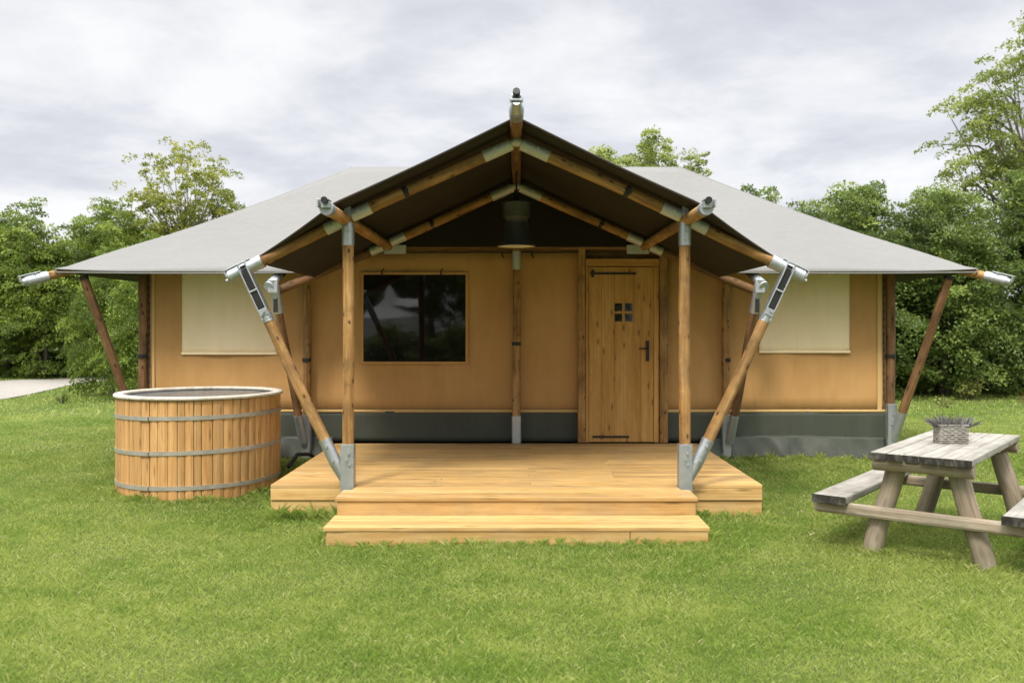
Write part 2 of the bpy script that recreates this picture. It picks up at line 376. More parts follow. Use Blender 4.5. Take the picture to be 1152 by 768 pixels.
# ------------------------------------------------------------------ tent
WY = 10.30              # plane of the front wall
EX, EY, EZ = 5.0, 9.6, 2.205   # main eave: half width, front line, height
HD = 2.72               # eave to ridge
RY, RZ, RX = EY+HD, 3.82, EX-2.72
SL = (RZ-EZ)/HD
tent = thing('safari_tent', (0, WY, .09), 'large ochre canvas safari tent with grey hipped roof and open gabled porch', 'tent')
def zporch(x):
    x = abs(x)
    return 3.265-(3.265-2.585)*x/1.44 if x < 1.44 else 2.585-(2.585-2.15)*(x-1.44)/(2.2-1.44)
def roof_start(x):
    return EY+max(0, (zporch(x)-EZ)/SL) if abs(x) < 2.2 else EY
mb = MB()
def front(u, v):
    x = -EX+2*EX*u; y0 = roof_start(x); y1 = EY+min(HD, EX-abs(x)) if abs(x) > RX else RY
    y1 = max(y1, y0+.0)
    y = y0+(y1-y0)*v; f = (y-EY)/HD
    edge = min(1, (EX-abs(x))/.9)
    z = EZ+SL*(y-EY) - .05*math.sin(math.pi*min(1, max(0, f)))*edge + .012*math.sin(x*2.2)*f*(1-f)
    y -= 0
    if f < .02: z += .028*(1-edge)**2
    return (x, y, z)
mb.grid(front, 100, 16)
mb.grid(lambda u, v: (EX-2*EX*u, 2*RY-front(1-u, v)[1] if abs(EX-2*EX*u) >= 2.2 else RY+(HD)*(1-v), (EZ+SL*(min(HD, max(0, HD-abs((2*RY-front(1-u, v)[1] if abs(EX-2*EX*u) >= 2.2 else RY+HD*(1-v))-RY)))) )), 100, 16)
for sx in (-1, 1):
    def side(u, v, sx=sx):
        y = EY+2*HD*(u if sx < 0 else 1-u); w = min(y-EY, EY+2*HD-y); w = max(0, w)
        x = EX-w*v; f = (EX-x)/HD
        return (sx*x, EY+2*HD-(y-EY) , EZ+SL*w*v-.05*math.sin(math.pi*f)*min(1, w/.9))
    mb.grid(side, 48, 12)
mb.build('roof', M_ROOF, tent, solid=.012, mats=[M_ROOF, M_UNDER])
# eave hem rolled along the front
for x0, x1 in ((-EX+.02, -2.2), (2.2, EX-.02)):
    mb = MB(); mb.path_tube([(x0+(x1-x0)*k/16, EY-.004, EZ-.012-.012*math.sin(math.pi*k/16)) for k in range(17)], .008)
    mb.build('eave_hem', M_ROOF, tent)

# porch canopy
mb = MB()
def canopy(u, v):
    x = -2.2+4.4*u; z = zporch(x)
    yf = 7.06 if abs(x) < 1.44 else 7.06+(abs(x)-1.44)/.76*.36
    ym = roof_start(x)+.03
    y = yf+(ym-yf)*v
    s = .035*math.sin(math.pi*v)
    ax = abs(x)
    lob = math.sin(math.pi*ax/1.44) if ax < 1.44 else math.sin(math.pi*(ax-1.44)/.76)
    yscal = .035*lob*(1-v)
    return (x, y+yscal, z-s*.3*lob-.004*lob)
mb.grid(canopy, 88, 24)
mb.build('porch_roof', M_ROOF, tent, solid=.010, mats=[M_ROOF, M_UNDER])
mb = MB()
mb.path_tube([canopy(k/88, 0) for k in range(89)], .011, 6)
mb.build('porch_hem', M_UNDER, tent)
# gable inside the porch, its shade put into the colour
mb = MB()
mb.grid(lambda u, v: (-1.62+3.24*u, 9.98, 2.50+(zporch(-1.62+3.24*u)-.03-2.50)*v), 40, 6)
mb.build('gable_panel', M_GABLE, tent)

# walls
def wrinkle(x, z, a=.010): return a*math.sin(x*5.3+z*1.1)+a*.6*math.sin(x*13+z*2.3+1)
mb = MB()
mb.grid(lambda u, v: (-4.3+8.6*u, WY+wrinkle(-4.3+8.6*u, v*2)*min(1,v*4), .60+1.93*v), 120, 10)
wall_f = mb.build('front_wall', M_CANVAS, tent, solid=.006)
mb = MB(); mb.grid(lambda u, v: (4.3-8.6*u, 14.4, .1+2.5*v), 20, 6); mb.build('rear_wall', M_CANVAS, tent, solid=.006)
for sx in (-1, 1):
    mb = MB(); mb.grid(lambda u, v: (sx*4.3, WY+.01+4.08*(u if sx > 0 else 1-u), .1+2.5*v), 20, 6)
    mb.build('side_wall', M_CANVAS, tent, solid=.006)
mb = MB(); mb.grid(lambda u, v: (-4.3+8.6*u, WY-.024+wrinkle(-4.3+8.6*u, 3, .003), .615+.035*v), 120, 1); mb.build('wall_hem', M_HEM, tent, solid=.004)
for hx, hw in ((4.20, .05), (-4.20, .03)):
    mb = MB(); mb.box((hx, WY-.018, 1.5), (hw, .01, 1.72)); mb.build('corner_hem', M_HEM, tent)
mb = MB()
mb.grid(lambda u, v: (-4.29+8.58*u, WY-.020+.012*math.sin(u*150+3*math.sin(u*37))*(1-v)*(1 if abs(-4.29+8.58*u) > 2.1 else .2), .28+.35*v), 240, 6)
mb.build('skirt', M_SKIRT, tent, solid=.004)
for sx in (-1, 1):
    mb = MB()
    def flap(u, v):
        x = sx*(2.12+2.13*(u if sx > 0 else 1-u)); w = math.sin(x*9+2*math.sin(x*4))*.5+math.sin(x*23+v*2)*.25
        out = .10*(1-v)+.05*(1-v)*w+.03*math.sin(math.pi*v)*w
        return (x, WY-.03-max(-.01, out), float(gz(x, WY-.1))+.0+.25*v+.012*w*(1-v))
    mb.grid(flap, 90, 8); mb.build('mud_flap', M_FLAP, tent, solid=.004)

# window panes / blinds
def blind(x0, x1, z0, z1):
    mb = MB(); mb.grid(lambda u, v: (x0+(x1-x0)*u, WY-.016+wrinkle(x0+(x1-x0)*u, v, .004)-.004*math.sin(u*40)*v, z0+(z1-z0)*v), 40, 12)
    b = mb.build('window_blind', M_BLIND, tent, solid=.004)
    h = MB(); h.box(((x0+x1)/2, WY-.024, z0+.012), (x1-x0+.01, .012, .028)); h.build('bottom_hem', M_BLIND, b, bevel=.003)
blind(-3.87, -2.775, 1.285, 2.30); blind(2.81, 3.855, 1.305, 2.30)
mb = MB()
mb.box((-1.178, WY-.022, 1.705), (1.18, .008, 1.005)); win = mb.build('window', M_PANE, tent)
mb = MB()
for c, s in (((-1.178, WY-.026, 2.222), (1.24, .014, .03)), ((-1.178, WY-.026, 1.188), (1.24, .014, .03)),
             ((-1.783, WY-.026, 1.705), (.03, .014, 1.004)), ((-.573, WY-.026, 1.705), (.03, .014, 1.004))): mb.box(c, s)
mb.build('window_hem', M_CANVAS, win, bevel=.004)
for sx in (0, 1):
    mb = MB(); mb.path_tube([(-1.55+sx*.68, WY-.045, 2.20), (-1.55+sx*.68, WY-.055, 2.25), (-1.53+sx*.68, WY-.04, 2.275)], .009, 6)
    mb.build('tie_cord', M_BLACK, win)

# beam and cord along the top of the porch wall
mb = MB(); mb.tube((-1.95, 10.19, 2.535), (1.95, 10.19, 2.535), .045, .045, segs=12, wob=.006); mb.build('wall_beam', M_POLE_D, tent)
mb = MB(); mb.path_tube([(-1.95+3.9*k/40, 10.20+.0, 2.462-.006*abs(math.sin(k*.6))) for k in range(41)], .008, 6)
for xx in (-1.86, -.17, .17, 1.86): mb.path_tube([(xx, 10.20, 2.46), (xx+.01, 10.18, 2.42), (xx+.03, 10.19, 2.39)], .009, 6)
mb.build('curtain_cord', M_CORD, tent)

# --- poles
def bolts(mb, pts, d=(0,-1,0), r=.011):
    d = np.array(d, float)
    for p in pts: mb.tube(np.array(p, float), np.array(p, float)+d*.014, r, r*.9, n=8)
def strap(parent, p0, p1, t, r, name='strap'):
    p0=np.array(p0,float); p1=np.array(p1,float); d=(p1-p0); ln=np.linalg.norm(d); c=p0+d*t
    mb=MB(); mb.tube(c-d/ln*.02, c+d/ln*.02, r+.005, n=16); mb.box(c+np.array((0.012,-r-.008,0)), (.03,.014,.045)); mb.build(name, M_BLACK, parent)
def steel_sleeve(parent, a, b, r, name='sleeve', mat=None):
    mb=MB(); mb.tube(a, b, r, n=18)
    a=np.array(a,float); b=np.array(b,float)
    bolts(mb, [a+(b-a)*.25+np.array((0,-r+.003,0)), a+(b-a)*.75+np.array((0,-r+.003,0))])
    return mb.build(name, mat or M_STEEL, parent)

# front porch posts
for sx in (-1, 1):
    X = sx*1.405; Y = 7.42
    mb = MB(); mb.tube((X, Y, .45), (X, Y, 2.50), .048, .046, segs=16, wob=.006, n=18); po = mb.build('porch_post', M_POLE, tent)
    mb = MB(); mb.tube((X, Y, 2.28), (X, Y, 2.44), .052, n=18); mb.tube((X, Y, 2.44), (X, Y, 2.56), .052, .030, n=18)
    mb.box((X, Y, 2.56), (.05, .10, .10)); bolts(mb, [(X, Y-.05, 2.33), (X+.012, Y-.049, 2.40)]); mb.build('top_sleeve', M_STEEL, po, bevel=.002)
    mb = MB()
    mb.box((X, Y-.052, .33), (.104, .006, .60)); mb.box((X-.052, Y, .33), (.006, .10, .60)); mb.box((X+.052, Y, .33), (.006, .10, .60)); mb.box((X, Y, .03), (.104,.098,.01))
    bolts(mb, [(X+.012, Y-.055, .55), (X-.004, Y-.055, .50), (X+.02, Y-.055, .46)]); mb.build('base_bracket', M_STEEL, po, bevel=.002)
    # brace
    A = V3(sx*1.455, Y-.01, .36); B = V3(sx*2.27, Y-.03, 2.10); d = (B-A)/np.linalg.norm(B-A)
    mb = MB(); mb.tube(A+d*.22, B-d*.40, .047, .045, segs=12, wob=.006, n=18); br = mb.build('brace', M_POLE, tent)
    mb = MB(); mb.tube(A+d*.12, A+d*.34, .052, n=18); mb.tube(A-d*.05, A+d*.12, .030, .052, n=18)
    bolts(mb, [A+d*.28+V3(0,-.05,0), A+d*.15+V3(.0,-.05,0)], r=.014); mb.build('foot_sleeve', M_STEEL, br)
    # top channel with dark slots
    sxv = np.cross(d, (0,1,0)); sxv /= np.linalg.norm(sxv); Rm = np.stack([sxv, np.array((0,1.0,0)), d], 1)
    mb = MB()
    c = B-d*.22
    for k in (-1, 1): mb.box(c+sxv*k*.034, (.011, .090, .52), Rm)
    mb.tube(B-d*.50, B-d*.42, .047, n=18)
    mb.box(c-d*.195+V3(0,-.045,0), (.068,.012,.06), Rm); mb.box(c+d*.0+V3(0,-.047,0), (.068,.010,.014), Rm); mb.box(c+d*.25+V3(0,-.047,0), (.068,.010,.014), Rm)
    mb.box(c+V3(0,.048,0), (.07,.006,.49), Rm)
    bolts(mb, [c-d*.19+V3(.01,-.05,0), c-d*.21+V3(-.012,-.05,0)]); mb.build('top_channel', M_STEEL, br, bevel=.002)
    mb = MB(); mb.box(c+d*.12+V3(0,.0,0), (.046,.05,.22), Rm); mb.box(c-d*.08+V3(0,-.02,0), (.046,.04,.15), Rm); mb.build('slot_shadow', M_BLACK, br)  # black blocks stand in for the shade inside the slots

# rafter pairs
for Y, front_one in ((7.42, True), (9.72, False)):
    for sx in (-1, 1):
        P0 = V3(0, Y, 3.145); P1 = V3(sx*1.40, Y, 2.515); d = (P1-P0)/np.linalg.norm(P1-P0)
        mb = MB(); mb.tube(P0+d*.04, P1-d*.02, .048, .048, segs=14, wob=.005, n=18); ra = mb.build('rafter', M_POLE, tent)
        # zinc plates at the apex and knee
        Rm = np.stack([d, np.array((0,1.0,0)), np.cross(d, (0,1.0,0))], 1)
        mb = MB(); mb.tube(P0+d*.05, P0+d*.30, .052, n=18); bolts(mb, [P0+d*.26+V3(0,-.05,.0), P0+d*.20+V3(0,-.05,.015)]); mb.build('apex_sleeve', M_STEEL_D, ra)
        mb = MB(); mb.tube(P1-d*.20, P1-d*.03, .052, n=18); bolts(mb, [P1-d*.15+V3(0,-.05,0), P1-d*.09+V3(0,-.05,.012)]); mb.build('knee_sleeve', M_STEEL_D, ra)
        strap(ra, P0, P1, .66, .048)
        Q0 = V3(sx*1.44, Y, 2.49); Q1 = V3(sx*2.36, Y, 2.035) if front_one else V3(sx*2.76, Y-.10, 1.92); e = (Q1-Q0)/np.linalg.norm(Q1-Q0)
        mb = MB(); mb.tube(Q0+e*.02, Q1-e*.15, .048, .047, segs=8, wob=.005, n=18); rl = mb.build('eave_rafter', M_POLE if front_one else M_POLE_D, tent)
        mb = MB(); mb.tube(Q0+e*.03, Q0+e*.17, .052, n=18); bolts(mb, [Q0+e*.12+V3(0,-.05,0), Q0+e*.08+V3(0,-.05,.012)]); mb.build('knee_sleeve', M_STEEL_D, rl)
        if front_one:
            Rm = np.stack([e, np.array((0,1.0,0)), np.cross(e, (0,1.0,0))], 1)
            mb = MB(); mb.tube(Q1-e*.24, Q1+e*.03, .055, n=20); mb.tube(Q1-e*.27, Q1-e*.23, .058, n=20); mb.tube(Q1+e*.03, Q1+e*.05, .048, .040, n=20)
            up = np.cross(e, (0,1.0,0)); up = up if up[2] > 0 else -up
            mb.box(Q1-e*.06+up*.062, (.24,.05,.010), Rm); mb.box(Q1+e*.055+up*.035, (.010,.05,.06), Rm)
            mb.tube(Q1+e*.05-up*.02, Q1+e*.075-up*.02, .016, n=10)
            mb.build('end_cap', M_STEEL, rl, bevel=.002)

# apex clamps
for Y in (7.42, 9.72):
    mb = MB(); mb.lathe((0, Y-.03, 3.10), [(0,.0),(.05,.005),(.058,.03),(.05,.06),(0,.075)], 18)
    mb.tube((0,Y-.055,3.13),(0,Y-.075,3.13),.022,.018,n=10); mb.build('apex_clamp', M_STEEL_D, tent)
# ridge pole and purlins with end caps
def cap_hook(parent, p, up=(0,0,1)):
    p = np.array(p, float); f = V3(0,-1,0)
    mb = MB(); mb.tube(p+V3(0,.14,0), p+V3(0,-.06,0), .056, n=20)
    mb.tube(p+V3(0,-.06,0), p+V3(0,-.16,.035), .052, .030, n=18)
    # hook ring standing above the nose
    ring = [p+V3(.038*math.cos(a), -.15, .045+.05*math.sin(a)) for a in np.linspace(-math.pi*.1, math.pi*1.1, 13)]
    mb.path_tube(ring, .013, 8)
    mb.box(p+V3(0,-.15,.045), (.085,.05,.016)); mb.build('end_cap', M_STEEL, parent, bevel=.002)
    mb = MB(); mb.tube(p+V3(0,-.10,.075), p+V3(0,-.19,.105), .030, .026, n=14); mb.build('cap_hole_shadow', M_BLACK, parent)  # black plug stands in for the dark hole of the hook ring
mb = MB(); mb.tube((0, 6.62, 3.205), (0, 11.2, 3.205), .050, .048, segs=14, wob=.003, n=18); rp = mb.build('ridge_pole', M_POLE_D, tent)
cap_hook(rp, (0, 6.62, 3.205))
for sx in (-1, 1):
    mb = MB(); mb.tube((sx*1.43, 6.74, 2.495), (sx*1.43, 10.1, 2.505), .049, .048, segs=14, wob=.004, n=18); pu = mb.build('purlin', M_POLE, tent)
    p = V3(sx*1.43, 6.74, 2.495)
    mb = MB(); mb.tube(p+V3(0,.06,0), p+V3(0,-.06,0), .053, n=20); mb.box(p+V3(0,-.05,.060), (.05,.14,.010)); mb.box(p+V3(0,-.08,.02), (.065,.04,.045)); mb.box(p+V3(sx*.05,-.06,.03), (.012,.14,.06))
    mb.build('end_cap', M_STEEL, pu, bevel=.003)
    mb = MB(); mb.tube(p+V3(0,-.10,.05), p+V3(0,-.14,.05), .026, n=12); mb.build('cap_hole_shadow', M_BLACK, pu)  # black disc as the shaded hole in the purlin cap
    mb = MB(); mb.box((sx*1.36, 9.95, 2.47), (.25, .012, .10)); bolts(mb, [(sx*1.30, 9.944, 2.46), (sx*1.42, 9.944, 2.48)]); mb.build('bracket_plate', M_STEEL_D, pu, bevel=.002)

# wall posts: middle, porch corners
def wall_post(X, Y, z0, z1, mat, base, name='wall_post', r=.047):
    mb = MB(); mb.tube((X, Y, z0+.25), (X, Y, z1), r, r*.96, segs=16, wob=.006, n=16); po = mb.build(name, mat, tent)
    mb = MB(); mb.box((X, Y-r-.004, z0+base/2), (r*1.9, .006, base)); mb.box((X-r-.002, Y, z0+base/2), (.006, r*1.7, base)); mb.box((X+r+.002, Y, z0+base/2), (.006, r*1.7, base))
    bolts(mb, [(X+.01, Y-r-.007, z0+base*.8), (X-.008, Y-r-.007, z0+base*.62)]); mb.build('base_bracket', M_STEEL, po, bevel=.002)
    return po
po = wall_post(0, 10.20, .275, 2.5, M_POLE, .31); steel_sleeve(po, (0,10.2,2.26), (0,10.2,2.47), .050, 'top_sleeve', M_STEEL_D); strap(po, (0,10.2,.3), (0,10.2,2.5), .505, .047)
for sx in (-1, 1):
    po = wall_post(sx*2.41, 10.22, .10, 2.50, M_POLE, .50); steel_sleeve(po, (sx*2.41,10.22,2.28), (sx*2.41,10.22,2.5), .050, 'top_sleeve', M_STEEL_D); strap(po, (sx*2.41,10.22,.3), (sx*2.41,10.22,2.5), .42, .047)
    # brace out to the eave
    A = V3(sx*2.44, 10.16, .30); B = V3(sx*2.60, 9.55, 2.02); d = (B-A)/np.linalg.norm(B-A)
    mb = MB(); mb.tube(A+d*.2, B, .046, .044, segs=10, wob=.006, n=16); br = mb.build('brace', M_POLE_D, tent)
    mb = MB(); mb.tube(A-d*.02, A+d*.33, .050, n=16); mb.build('foot_sleeve', M_STEEL, br)
    mb = MB(); mb.tube(B-d*.28, B+d*.10, .050, n=16); mb.box(B+d*.02+V3(0,-.05,0), (.10,.02,.14)); mb.build('top_channel', M_STEEL, br, bevel=.002)
    mb = MB(); mb.box(B-d*.15+V3(0,-.054,0), (.045,.012,.24)); mb.build('slot_shadow', M_BLACK, br)  # black strip as the shaded slot of the rear channel
    mb = MB(); mb.tube((sx*2.42, 10.6, 2.62), (sx*2.62, 9.62, 2.10), .046, segs=8, wob=.004, n=16); rl = mb.build('eave_rafter', M_POLE_D, tent)
    mb = MB(); mb.tube((sx*2.60, 9.72, 2.155), (sx*2.645, 9.48, 2.03), .054, n=18); mb.build('end_cap', M_STEEL, rl)
    # corner post, brace and hip rafter
    po = wall_post(sx*4.32, 10.27, .10, 2.46, M_POLE_D, .62, 'corner_post', .052); strap(po, (sx*4.32,10.27,.3), (sx*4.32,10.27,2.5), .44, .052)
    A = V3(sx*4.36, 10.22, .40); B = V3(sx*4.73, 9.72, 2.14); d = (B-A)/np.linalg.norm(B-A)
    mb = MB(); mb.tube(A+d*.15, B, .049, .046, segs=12, wob=.006, n=16); br = mb.build('brace', M_POLE_D, tent)
    mb = MB(); mb.tube(A-d*.10, A+d*.24, .053, n=16); mb.build('foot_sleeve', M_STEEL, br)
    mb = MB(); mb.tube(B-d*.015, B+d*.02, .052, n=14); mb.build('top_strap', M_BLACK, br)
    H0 = V3(sx*3.3, EY+1.75, 2.90); H1 = V3(sx*5.17, 9.47, 2.10); e = (H1-H0)/np.linalg.norm(H1-H0)
    mb = MB(); mb.tube(H0, H1-e*.1, .047, .046, segs=12, wob=.004, n=16); hr = mb.build('hip_rafter', M_POLE, tent)
    mb = MB(); mb.tube(H1-e*.17, H1+e*.05, .057, n=20); mb.tube(H1+e*.05, H1+e*.09, .05, .036, n=18)
    up = V3(0,0,1.0); sd = np.cross(e, up); sd /= np.linalg.norm(sd); up = np.cross(sd, e); Rm = np.stack([e, sd, up], 1)
    mb.box(H1-e*.0+up*.068, (.22,.05,.010), Rm); mb.box(H1+e*.10+up*.04, (.012,.055,.07), Rm); mb.box(H1-e*.05+up*.062, (.02,.09,.02), Rm)
    mb.build('end_cap', M_STEEL, hr, bevel=.002)
    # lacing on the corner
    mb = MB(); mb.path_tube([(sx*4.245, WY-.03, .75+k*.045) for k in range(38)], [.006+.004*(k % 2) for k in range(38)], 6); mb.build('lacing', M_CORD, tent)

# door
DY = 10.235
mb = MB()
mb.box((.748, DY-.01, 1.39), (.085, .09, 2.23), grain=2); mb.build('door_post', M_POLE, tent, bevel=.012)
mb = MB(); mb.box((1.690, DY-.01, 1.39), (.095, .09, 2.23), grain=2); mb.build('door_post', M_POLE, tent, bevel=.012)
mb = MB()
mb.box((1.218, DY, 2.345), (.85, .06, .085), grain=0); mb.box((1.607, DY, 1.288), (.058, .06, 2.02), grain=2)
mb.box((.812, DY, 1.288), (.034, .06, 2.02), grain=2); mb.build('door_frame', M_DOOR, tent, bevel=.005)
mb = MB(); mb.box((1.218, 10.27, 2.44), (.85, .02, .10)); mb.build('lintel_gap_shadow', M_POLE_D, tent)  # dark sheet in place of the shaded gap above the door
mb = MB(); x = .832
for w in (.145, .15, .155, .15, .144):
    mb.box((x+w/2, DY, 1.287), (w-.0016, .044, 2.006), grain=2); x += w
mb.box((1.204, DY+.015, 1.287), (.735, .01, 2.0), grain=2, tone=.1)
door = mb.build('door', M_DOOR, tent, bevel=.0018)
mb = MB(); fy = DY-.0235
for i in (0, 1):
    for j in (0, 1): mb.box((1.12+i*.118+.052, fy-.0, 1.66+j*.118+.05), (.082, .012, .088))
mb.build('spy_window', M_PANE, door)
mb = MB(); mb.box((1.11, fy-.006, 2.215), (.53, .012, .024)); mb.box((.875, fy-.008, 2.215), (.035, .016, .085)); mb.build('hinge', M_BLACK, door, bevel=.003)
mb = MB(); mb.box((1.085, fy-.006, .345), (.42, .014, .022)); mb.build('lower_hinge', M_BLACK, door, bevel=.003)
mb = MB(); mb.box((1.505, fy-.006, 1.33), (.036, .010, .235)); mb.tube((1.505, fy-.01, 1.36), (1.505, fy-.055, 1.36), .010, n=10); mb.tube((1.51, fy-.052, 1.36), (1.40, fy-.052, 1.355), .010, .008, n=10)
mb.build('handle', M_BLACK, door, bevel=.002)

# ------------------------------------------------------------------ pendant lamp in the porch
LX, LY = 0.0, 8.85
lamp = thing('pendant_lamp', (LX, LY, 2.40), 'dark enamel factory pendant lamp hanging under the porch ridge', 'lamp')
mb = MB(); mb.lathe((LX, LY, 2.40), [(.0,.45),(.13,.45),(.143,.445),(.146,.43),(.136,.42),(.136,.30),(.130,.285),(.112,.275),(.115,.23),(.135,.14),(.165,.06),(.192,.012),(.196,0),(.188,0),(.16,.055),(.12,.14)], 40); mb.build('lamp_shade', M_LAMP, lamp)
mb = MB(); mb.lathe((LX, LY, 2.40), [(0,-.002),(.12,.0),(.187,.004),(.187,.012),(0,.012)], 40); mb.build('diffuser', M_ENAMEL, lamp)
mb = MB(); mb.tube((LX, LY, 2.85), (LX, LY, 3.155), .009, n=8); mb.tube((LX,LY,2.85),(LX,LY,2.90),.03,.02,n=12); mb.build('hanging_cable', M_CORD, lamp)

# ------------------------------------------------------------------ wooden deck
deck = thing('wooden_deck', (0, 8.6, 0), 'pale pine porch deck with a raised front landing and step', 'deck')
DZ = .272
mb = MB(); y = 7.50; bw = .1165
while y+bw < 10.285:
    # two lengths per row with a staggered butt joint
    j = random.choice((-.7, .1, .8)) + random.random()*.1
    for a, b in ((-2.075, j-.0015), (j+.0015, 2.075)):
        mb.box(((a+b)/2, y+bw/2, DZ-.014), (b-a, bw-.006, .028), grain=0)
    y += bw
y = 6.925; bw = .115
for k in range(5):
    xw = 1.415 if y+bw < 7.34 else 1.345
    mb.box((0, y+bw/2, DZ-.014), (2*xw, bw-.006, .028), grain=0); y += bw
mb.build('deck_boards', M_PINE, deck, bevel=.003)
def board(name, c, sz, grain, parent):
    mb = MB(); mb.box(c, sz, grain=grain); return mb.build(name, M_PINE, parent, bevel=.003)
for sx in (-1, 1):
    board('fascia_board', (sx*1.765, 7.515, .192), (.62, .028, .10), 0, deck); board('fascia_board', (sx*1.765, 7.53, .07), (.62, .028, .135), 0, deck)
    board('fascia_board', (sx*2.058, 8.9, .15), (.03, 2.74, .19), 1, deck); board('fascia_board', (sx*1.385, 7.15, .12), (.03, .38, .23), 1, deck)
board('fascia_board', (0, 6.955, .183), (2.80, .028, .114), 0, deck)
for k in range(7): board('joist', (-1.95+.65*k, 8.9, .12), (.045, 2.70, .23), 1, deck)
mb = MB()
for k in range(4): mb.box((0, 6.50+.108*(k+.5), .122), (2.83, .104, .028), grain=0)
st = mb.build('step', M_PINE, deck, bevel=.003)
board('riser', (-.28, 6.522, .052), (2.22, .028, .108), 0, st); board('riser', (1.12, 6.522, .052), (.57, .028, .108), 0, st)
for sx in (-1, 1): board('riser', (sx*1.39, 6.73, .052), (.028, .385, .108), 1, st)

# ------------------------------------------------------------------ hot tub
TX, TY, TR, TH = -3.165, 8.90, .775, .925
tz = .0
tub = thing('hot_tub', (TX, TY, tz), 'round wooden barrel hot tub with steel hoops, filled with dark water', 'hot tub')
mb = MB(); ns = 58; ang = 0; ws = [random.uniform(.8, 1.25) for _ in range(ns)]; tot = sum(ws)
for k in range(ns):
    da = 2*math.pi*ws[k]/tot; g = .0026/TR; a0, a1 = ang+g, ang+da-g; ang += da
    rr = TR+random.uniform(-.003, .003); prof = []
    for q in range(4):
        a = a0+(a1-a0)*q/3; ch = -.0045 if q in (0, 3) else 0
        prof.append((a, rr+ch))
    vs = []
    for z in (-.04, TH):
        for (a, r_) in prof: vs.append((TX+r_*math.cos(a), TY+r_*math.sin(a), tz+z))
        for (a, r_) in prof[::-1]: vs.append((TX+(TR-.045)*math.cos(a), TY+(TR-.045)*math.sin(a), tz+z))
    fs=[]; us=[]
    for i in range(8):
        j=(i+1) % 8; fs.append((i, j, 8+j, 8+i)); us.append([(i*.04,0),(i*.04+.04,0),(i*.04+.04,TH),(i*.04,TH)])
    fs.append(tuple(range(8))[::-1]); us.append([(0,0)]*8); fs.append(tuple(range(8,16))); us.append([(0,0)]*8)
    mb.add(vs, fs, us, None, False)
mb.build('staves', M_TUB, tub)
mb = MB(); mb.lathe((TX, TY, tz), [(TR-.03,.0),(TR-.03,TH-.01)], 64); mb.lathe((TX,TY,tz),[(TR-.05,.0),(TR-.05,TH+.01)],64); mb.build('liner', M_LAMP, tub)
for z, tl in ((.765, .010), (.445, .016), (.125, .008)):
    mb = MB(); n = 72; vs=[]; prof=[(TR+.001,-.019),(TR+.008,-.019),(TR+.008,.019),(TR+.001,.019)]
    for i in range(n):
        a=2*math.pi*i/n; dz = tl*math.cos(a)
        for (r_, q) in prof: vs.append((TX+r_*math.cos(a), TY+r_*math.sin(a), tz+z+q+dz))
    fs=[(i*4+k, ((i+1)%n)*4+k, ((i+1)%n)*4+(k+1)%4, i*4+(k+1)%4) for i in range(n) for k in range(4)]
    mb.add(vs, fs, [[(0,0)]*4]*len(fs), .5, False)
    a = -1.9; mb.box((TX+(TR+.016)*math.cos(a), TY+(TR+.016)*math.sin(a), tz+z+tl*math.cos(a)), (.012,.10,.036), np.array([[math.cos(a),-math.sin(a),0],[math.sin(a),math.cos(a),0],[0,0,1]]))
    mb.build('hoop', M_HOOP, tub)
mb = MB(); mb.lathe((TX,TY,tz), [(TR+.018,TH+.004),(TR+.024,TH+.010),(TR+.024,TH+.026),(TR+.016,TH+.034),(TR-.06,TH+.034),(TR-.068,TH+.028),(TR-.068,TH+.004)], 80, close=True); mb.build('rim', M_RIM, tub)
mb = MB(); mb.lathe((TX,TY,tz), [(TR-.02,TH-.035),(TR-.02,TH-.002)], 80); mb.build('top_band', M_TUB, tub)
mb = MB(); mb.lathe((TX,TY,tz), [(0,TH+.0),(.3,TH+.0),(TR-.05,TH+.0)], 64); mb.build('water', M_WATER, tub)
mb = MB(); mb.path_tube([(-2.28,9.75,.12),(-2.2,9.65,.14),(-2.2,9.5,.10),(-2.32,9.35,.05),(-2.45,9.3,.04),(-2.62,9.5,.06),(-2.8,9.7,.06)], .022, 8)
mb.path_tube([(-2.22,9.98,.10),(-2.28,9.82,.20),(-2.38,9.66,.22),(-2.45,9.55,.10)], .022, 8)
tag(mb.build('hose', M_CORD), 'black water hose lying on the grass beside the hot tub', 'hose')

# ------------------------------------------------------------------ picnic table (local: x across, y along)
uang = math.atan2(-.623, .782)
table = thing('picnic_table', (3.187, 6.53, .0), 'weathered grey picnic table with attached benches on the lawn', 'picnic table', rz=uang)
TT = .75
def tb(name, mat, fn, bevel=.006, parent=None):
    mb = MB(); fn(mb); return mb.build(name, mat, parent or table, world=False, bevel=bevel)
def top(mb):
    ws = [.105, .11, .10, .112, .106, .104]; x = -.321
    for w in ws:
        l = 1.68+random.uniform(-.02, .02); mb.box((x+w/2, random.uniform(-.01,.01), TT-.0225+random.uniform(-.002,.002)), (w-.005, l, .045), grain=1); x += w+.0005
tb('tabletop', M_GREYWOOD, top)
tb('end_grain', M_ENDGRAIN, lambda mb: [mb.box((-.268+.107*k, -.864, TT-.023), (.104, .008, .046), grain=2) for k in range(6)], .001)
for s in (-1, 1):
    b = tb('bench', M_GREYWOOD, lambda mb: mb.box((s*.60, 0, .42-.028), (.235, 1.68, .056), grain=1), .012)
    tb('end_grain', M_ENDGRAIN, lambda mb: mb.box((s*.60, -.845, .42-.028), (.236, .010, .057), grain=2), .001, b)
